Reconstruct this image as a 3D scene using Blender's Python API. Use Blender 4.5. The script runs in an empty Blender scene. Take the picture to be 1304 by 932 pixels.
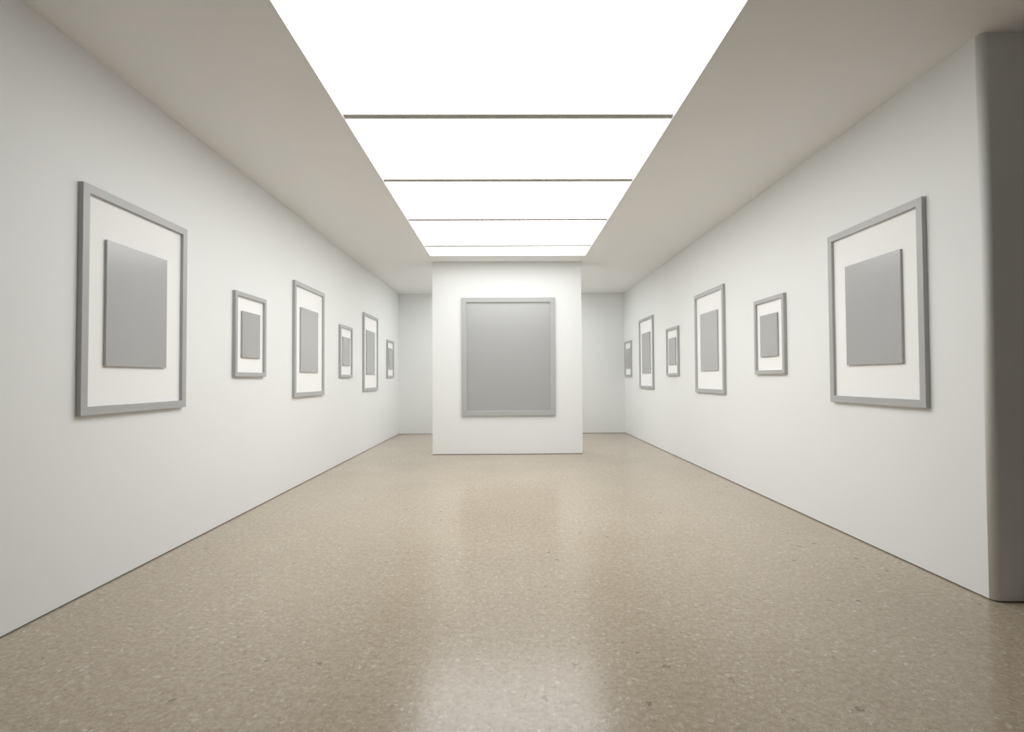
import bpy, bmesh, math, random
from mathutils import Matrix, Vector
S=bpy.context.scene
S.view_settings.view_transform='Standard'
# ---------------- dimensions (metres) ----------------
XL,XR=-3.161,3.44
H=4.087; CAMH=1.6
YB=15.75; Y0=-5.0
CORNER=3.82; NOOK=8.0
PY=11.46; PXL,PXR=-1.58,1.595
SX0,SX1,SY0,SY1=-1.54,1.60,3.49,10.88
BARS=[5.12,6.79,8.49,10.18]
# ---------------- materials ----------------
def mat(name,col,rough=.5,metal=0.,spec=.5):
    m=bpy.data.materials.new(name); m.use_nodes=True
    b=m.node_tree.nodes['Principled BSDF']
    b.inputs['Base Color'].default_value=(*col,1); b.inputs['Roughness'].default_value=rough
    b.inputs['Metallic'].default_value=metal; b.inputs['Specular IOR Level'].default_value=spec
    return m
def plaster(name,col,var=.01,rough=.7):
    m=mat(name,col,rough,spec=.25); nt=m.node_tree; n=nt.nodes; b=n['Principled BSDF']
    tc=n.new('ShaderNodeTexCoord'); no=n.new('ShaderNodeTexNoise'); no.inputs['Scale'].default_value=1.2; no.inputs['Detail'].default_value=4
    r=n.new('ShaderNodeValToRGB'); r.color_ramp.elements[0].color=(*[c*(1-var) for c in col],1); r.color_ramp.elements[1].color=(*[min(1,c*(1+var)) for c in col],1)
    nt.links.new(tc.outputs['Object'],no.inputs['Vector']); nt.links.new(no.outputs['Fac'],r.inputs['Fac']); nt.links.new(r.outputs['Color'],b.inputs['Base Color'])
    n2=n.new('ShaderNodeTexNoise'); n2.inputs['Scale'].default_value=140; bu=n.new('ShaderNodeBump'); bu.inputs['Strength'].default_value=.02; bu.inputs['Distance'].default_value=.002
    nt.links.new(tc.outputs['Object'],n2.inputs['Vector']); nt.links.new(n2.outputs['Fac'],bu.inputs['Height']); nt.links.new(bu.outputs['Normal'],b.inputs['Normal'])
    return m
WALL=plaster('white_plaster',(.83,.845,.84))
CEIL=plaster('ceiling_plaster',(.90,.905,.90))
GAP=mat('shadow_gap',(.16,.14,.11),.8)
FRAME=mat('grey_frame_lacquer',(.44,.445,.445),.38)
MAT=mat('white_mat_board',(.92,.92,.92),.8)
ART=mat('grey_art_panel',(.41,.415,.415),.24,spec=1.0)
BAR=mat('skylight_bar_paint',(.45,.44,.42),.6)
def floor_mat():
    m=mat('polished_terrazzo',(.4,.34,.27),.25,spec=.45); nt=m.node_tree; n=nt.nodes; L=nt.links.new; b=n['Principled BSDF']
    tc=n.new('ShaderNodeTexCoord')
    def noise(s,d=4,r=.5):
        x=n.new('ShaderNodeTexNoise'); x.inputs['Scale'].default_value=s; x.inputs['Detail'].default_value=d; x.inputs['Roughness'].default_value=r
        L(tc.outputs['Object'],x.inputs['Vector']); return x
    def ramp(src,stops):
        x=n.new('ShaderNodeValToRGB'); e=x.color_ramp.elements
        while len(e)<len(stops): e.new(.5)
        for i,(p,c) in enumerate(stops): e[i].position=p; e[i].color=(*c,1)
        L(src,x.inputs['Fac']); return x
    def mix(a,c,f,mode='MIX'):
        x=n.new('ShaderNodeMix'); x.data_type='RGBA'; x.blend_type=mode
        if hasattr(f,'links'): L(f,x.inputs['Factor'])
        else: x.inputs['Factor'].default_value=f
        for s,k in ((a,6),(c,7)):
            if isinstance(s,tuple): x.inputs[k].default_value=(*s,1)
            else: L(s,x.inputs[k])
        return x.outputs[2]
    base=ramp(noise(.9,4).outputs['Fac'],[(.3,(.41,.343,.258)),(.7,(.445,.378,.288))])
    mott=ramp(noise(15,6,.7).outputs['Fac'],[(.36,(.78,.75,.71)),(.62,(1.10,1.11,1.12))])
    fine=ramp(noise(32,8,.85).outputs['Fac'],[(.38,(.58,.55,.51)),(.62,(1.33,1.35,1.38))])
    c=mix(base.outputs[0],mott.outputs[0],.4,'MULTIPLY')
    c=mix(c,fine.outputs[0],.6,'MULTIPLY')
    def chips(scale,thr,seedoff,amt=.55):
        mp=n.new('ShaderNodeMapping'); mp.inputs['Location'].default_value=(seedoff,seedoff*1.7,0); L(tc.outputs['Object'],mp.inputs['Vector'])
        wv=n.new('ShaderNodeTexNoise'); wv.inputs['Scale'].default_value=scale*1.6; L(mp.outputs[0],wv.inputs['Vector'])
        va=n.new('ShaderNodeVectorMath'); va.operation='MULTIPLY_ADD'; va.inputs[1].default_value=(1.2/scale,)*3
        L(wv.outputs['Color'],va.inputs[0]); L(mp.outputs[0],va.inputs[2])
        v=n.new('ShaderNodeTexVoronoi'); v.inputs['Scale'].default_value=scale; L(va.outputs[0],v.inputs['Vector'])
        d=n.new('ShaderNodeMath'); d.operation='LESS_THAN'; d.inputs[1].default_value=.29; L(v.outputs['Distance'],d.inputs[0])
        sp=n.new('ShaderNodeSeparateColor'); L(v.outputs['Color'],sp.inputs[0])
        g=n.new('ShaderNodeMath'); g.operation='GREATER_THAN'; g.inputs[1].default_value=thr; L(sp.outputs[0],g.inputs[0])
        q=n.new('ShaderNodeMath'); q.operation='MULTIPLY'; L(d.outputs[0],q.inputs[0]); L(g.outputs[0],q.inputs[1]); 
        q2=n.new('ShaderNodeMath'); q2.operation='MULTIPLY'; q2.inputs[1].default_value=amt; L(q.outputs[0],q2.inputs[0]); return q2.outputs[0]
    c=mix(c,(.66,.60,.52),chips(52,.6,0,.38))
    c=mix(c,(.72,.68,.61),chips(26,.88,3.3,.38))
    c=mix(c,(.19,.135,.09),chips(40,.80,7.1,.38))
    c=mix(c,(.10,.08,.06),chips(16,.990,11.9))
    L(c,b.inputs['Base Color'])
    rr=ramp(noise(9,8,.8).outputs['Fac'],[(.35,(.16,)*3),(.65,(.24,)*3)]); L(rr.outputs[0],b.inputs['Roughness'])
    bu=n.new('ShaderNodeBump'); bu.inputs['Strength'].default_value=.05; bu.inputs['Distance'].default_value=.002
    L(noise(60,4).outputs['Fac'],bu.inputs['Height']); L(bu.outputs[0],b.inputs['Normal'])
    return m
FLOOR=floor_mat()
E=bpy.data.materials.new('luminous_diffuser'); E.use_nodes=True; nt=E.node_tree; nt.nodes.clear()
o=nt.nodes.new('ShaderNodeOutputMaterial'); e=nt.nodes.new('ShaderNodeEmission'); e.inputs['Color'].default_value=(1,1,.993,1); e.inputs['Strength'].default_value=4.3
nt.links.new(e.outputs[0],o.inputs[0])
# ---------------- helpers ----------------
def bm_box(bm,a,b,mi=0):
    vs=[bm.verts.new((x,y,z)) for x in (a[0],b[0]) for y in (a[1],b[1]) for z in (a[2],b[2])]
    for f in ((0,1,3,2),(4,6,7,5),(0,4,5,1),(2,3,7,6),(0,2,6,4),(1,5,7,3)):
        bm.faces.new([vs[i] for i in f]).material_index=mi
def finish(bm,name,mats,bevel=0,seg=2):
    bmesh.ops.recalc_face_normals(bm,faces=bm.faces)
    me=bpy.data.meshes.new(name); bm.to_mesh(me); bm.free()
    ob=bpy.data.objects.new(name,me); S.collection.objects.link(ob)
    for m in mats: me.materials.append(m)
    if bevel:
        md=ob.modifiers.new('bevel','BEVEL'); md.width=bevel; md.segments=seg; md.limit_method='ANGLE'
    return ob
def box(name,a,b,m,bevel=0,seg=2):
    bm=bmesh.new(); bm_box(bm,a,b); return finish(bm,name,[m],bevel,seg)
# ---------------- shell ----------------
box('floor',(XL-.2,Y0-.2,-.2),(NOOK+.2,YB+.2,0),FLOOR)
G=.010
box('wall_left',(XL-.2,Y0,G),(XL,YB,H),WALL)
# right wall ends in a rounded corner
bm=bmesh.new(); r=.05; seg=14
prof=[(XR,YB+.2)]+[(XR+r-r*math.cos(t),CORNER+r-r*math.sin(t)) for t in [math.pi/2*i/seg for i in range(seg+1)]]+[(NOOK+.2,CORNER),(NOOK+.2,YB+.2)]
lo=[bm.verts.new((x,y,G)) for x,y in prof]; hi=[bm.verts.new((x,y,H)) for x,y in prof]
N=len(prof)
for i in range(N):
    f=bm.faces.new((lo[i],lo[(i+1)%N],hi[(i+1)%N],hi[i])); f.smooth=1<=i<=seg
bm.faces.new(lo); bm.faces.new(hi[::-1])
finish(bm,'wall_right',[WALL])
box('wall_back',(XL-.2,YB,G),(XR,YB+.2,H),WALL)
box('wall_front',(XL-.2,Y0-.2,G),(NOOK+.2,Y0,H),WALL)
box('wall_alcove',(NOOK,Y0,G),(NOOK+.2,CORNER,H),WALL)
box('wall_partition',(PXL,PY,G),(PXR,PY+.35,H),WALL,.003)
g=.008  # set-back strips under the walls, coloured dark as the shade in the gap
box('shadow_gap_strip_left',(XL-.19,Y0,0),(XL-g,YB,G),GAP)
box('shadow_gap_strip_right',(XR+g,CORNER+.06,0),(NOOK,YB,G),GAP)
box('shadow_gap_strip_back',(XL,YB+g,0),(XR,YB+.19,G),GAP)
box('shadow_gap_strip_partition',(PXL+g,PY+g,0),(PXR-g,PY+.35-g,G),GAP)
box('shadow_gap_strip_front',(XL,Y0-.19,0),(NOOK,Y0-g,G),GAP)
box('shadow_gap_strip_alcove',(NOOK+g,Y0,0),(NOOK+.19,CORNER,G),GAP)
# ceiling sheet with two skylight openings
RY0,RY1=11.95,15.1
T=.02
bm=bmesh.new()
bm_box(bm,(XL-.2,Y0-.2,H),(SX0,YB+.2,H+T)); bm_box(bm,(SX1,Y0-.2,H),(NOOK+.2,YB+.2,H+T))
for a,b in ((Y0-.2,SY0),(SY1,RY0),(RY1,YB+.2)): bm_box(bm,(SX0,a,H),(SX1,b,H+T))
finish(bm,'ceiling',[CEIL])
def skylight(y0,y1,bars):
    sk=bpy.data.objects.new('skylight',None); S.collection.objects.link(sk)
    z=H+T+.001; d0=.022
    bm=bmesh.new(); bm_box(bm,(SX0-.05,y0-.05,z+d0+.001),(SX1+.05,y1+.05,z+d0+.015)); d=finish(bm,'diffuser',[E]); d.parent=sk
    bm=bmesh.new()
    for y in bars: bm_box(bm,(SX0,y-.042,z),(SX1,y+.042,z+d0))
    d=finish(bm,'glazing_bars',[BAR]); d.parent=sk
    bm=bmesh.new(); t=.05
    bm_box(bm,(SX0-t,y0-t,z),(SX0,y1+t,z+d0)); bm_box(bm,(SX1,y0-t,z),(SX1+t,y1+t,z+d0))
    bm_box(bm,(SX0,y0-t,z),(SX1,y0,z+d0)); bm_box(bm,(SX0,y1,z),(SX1,y1+t,z+d0))
    d=finish(bm,'surround',[CEIL]); d.parent=sk
skylight(SY0,SY1,BARS)
skylight(RY0,RY1,[13.5])
# ---------------- pictures ----------------
def picture(M,w,h,bw,panel,depth=.04,full=False):
    bm=bmesh.new()
    def ring(hw,hh,z): return [bm.verts.new((sx*hw,sy*hh,z)) for sx,sy in ((-1,-1),(1,-1),(1,1),(-1,1))]
    W,Hh=w/2,h/2; md=.012
    rs=[ring(W,Hh,0.001),ring(W,Hh,depth),ring(W-bw,Hh-bw,depth),ring(W-bw,Hh-bw,md)]
    for a,b in zip(rs,rs[1:]):
        for i in range(4): bm.faces.new((a[i],a[(i+1)%4],b[(i+1)%4],b[i])).material_index=0
    bm.faces.new(rs[3]).material_index=2 if full else 1
    bm.faces.new(rs[0][::-1]).material_index=0
    if not full:
        px0,px1,py0,py1=panel
        bm_box(bm,(px0,py0,md),(px1,py1,md+.022),2)
    ob=finish(bm,'picture_frame',[FRAME,MAT,ART],.0025,2); ob.matrix_world=M
    return ob
def Mleft(y,z): return Matrix(((0,0,1,XL),(1,0,0,y),(0,1,0,z),(0,0,0,1)))
def Mright(y,z): return Matrix(((0,0,-1,XR),(-1,0,0,y),(0,1,0,z),(0,0,0,1)))
def Mcen(x,z): return Matrix(((1,0,0,x),(0,0,-1,PY),(0,1,0,z),(0,0,0,1)))
BW,BH,SW,SH=1.30,1.735,.80,1.0
for y in (3.99,7.98,11.84): picture(Mleft(y+BW/2,CAMH+.608),BW,BH,.066,(-.40,.35,-.493,.497))
for y in (6.24,10.17,14.18): picture(Mleft(y+SW/2,CAMH+.54),SW,SH,.052,(-.225,.235,-.27,.28))
for y in (4.36,8.44,12.57): picture(Mright(y+BW/2,CAMH+.608),BW,BH,.066,(-.375,.39,-.493,.497))
for y in (6.59,10.71,14.80): picture(Mright(y+SW/2,CAMH+.54),SW,SH,.052,(-.235,.225,-.27,.28))
picture(Mcen(.034,CAMH+.468),1.975,2.50,.10,None,.05,True)
# ---------------- camera ----------------
cam=bpy.data.cameras.new('camera'); co=bpy.data.objects.new('camera',cam); S.collection.objects.link(co); S.camera=co
F=688.; cam.sensor_width=36; cam.sensor_fit='HORIZONTAL'; cam.lens=36*F/1304
R=Matrix.Rotation(math.radians(-.54),4,'Z')@Matrix.Rotation(math.radians(91.33),4,'X')@Matrix.Rotation(math.radians(-.3),4,'Z')
co.matrix_world=Matrix.Translation((0,0,CAMH))@R
w=bpy.data.worlds.new('world'); S.world=w; w.use_nodes=True; w.node_tree.nodes['Background'].inputs[0].default_value=(.8,.8,.8,1); w.node_tree.nodes['Background'].inputs[1].default_value=.3
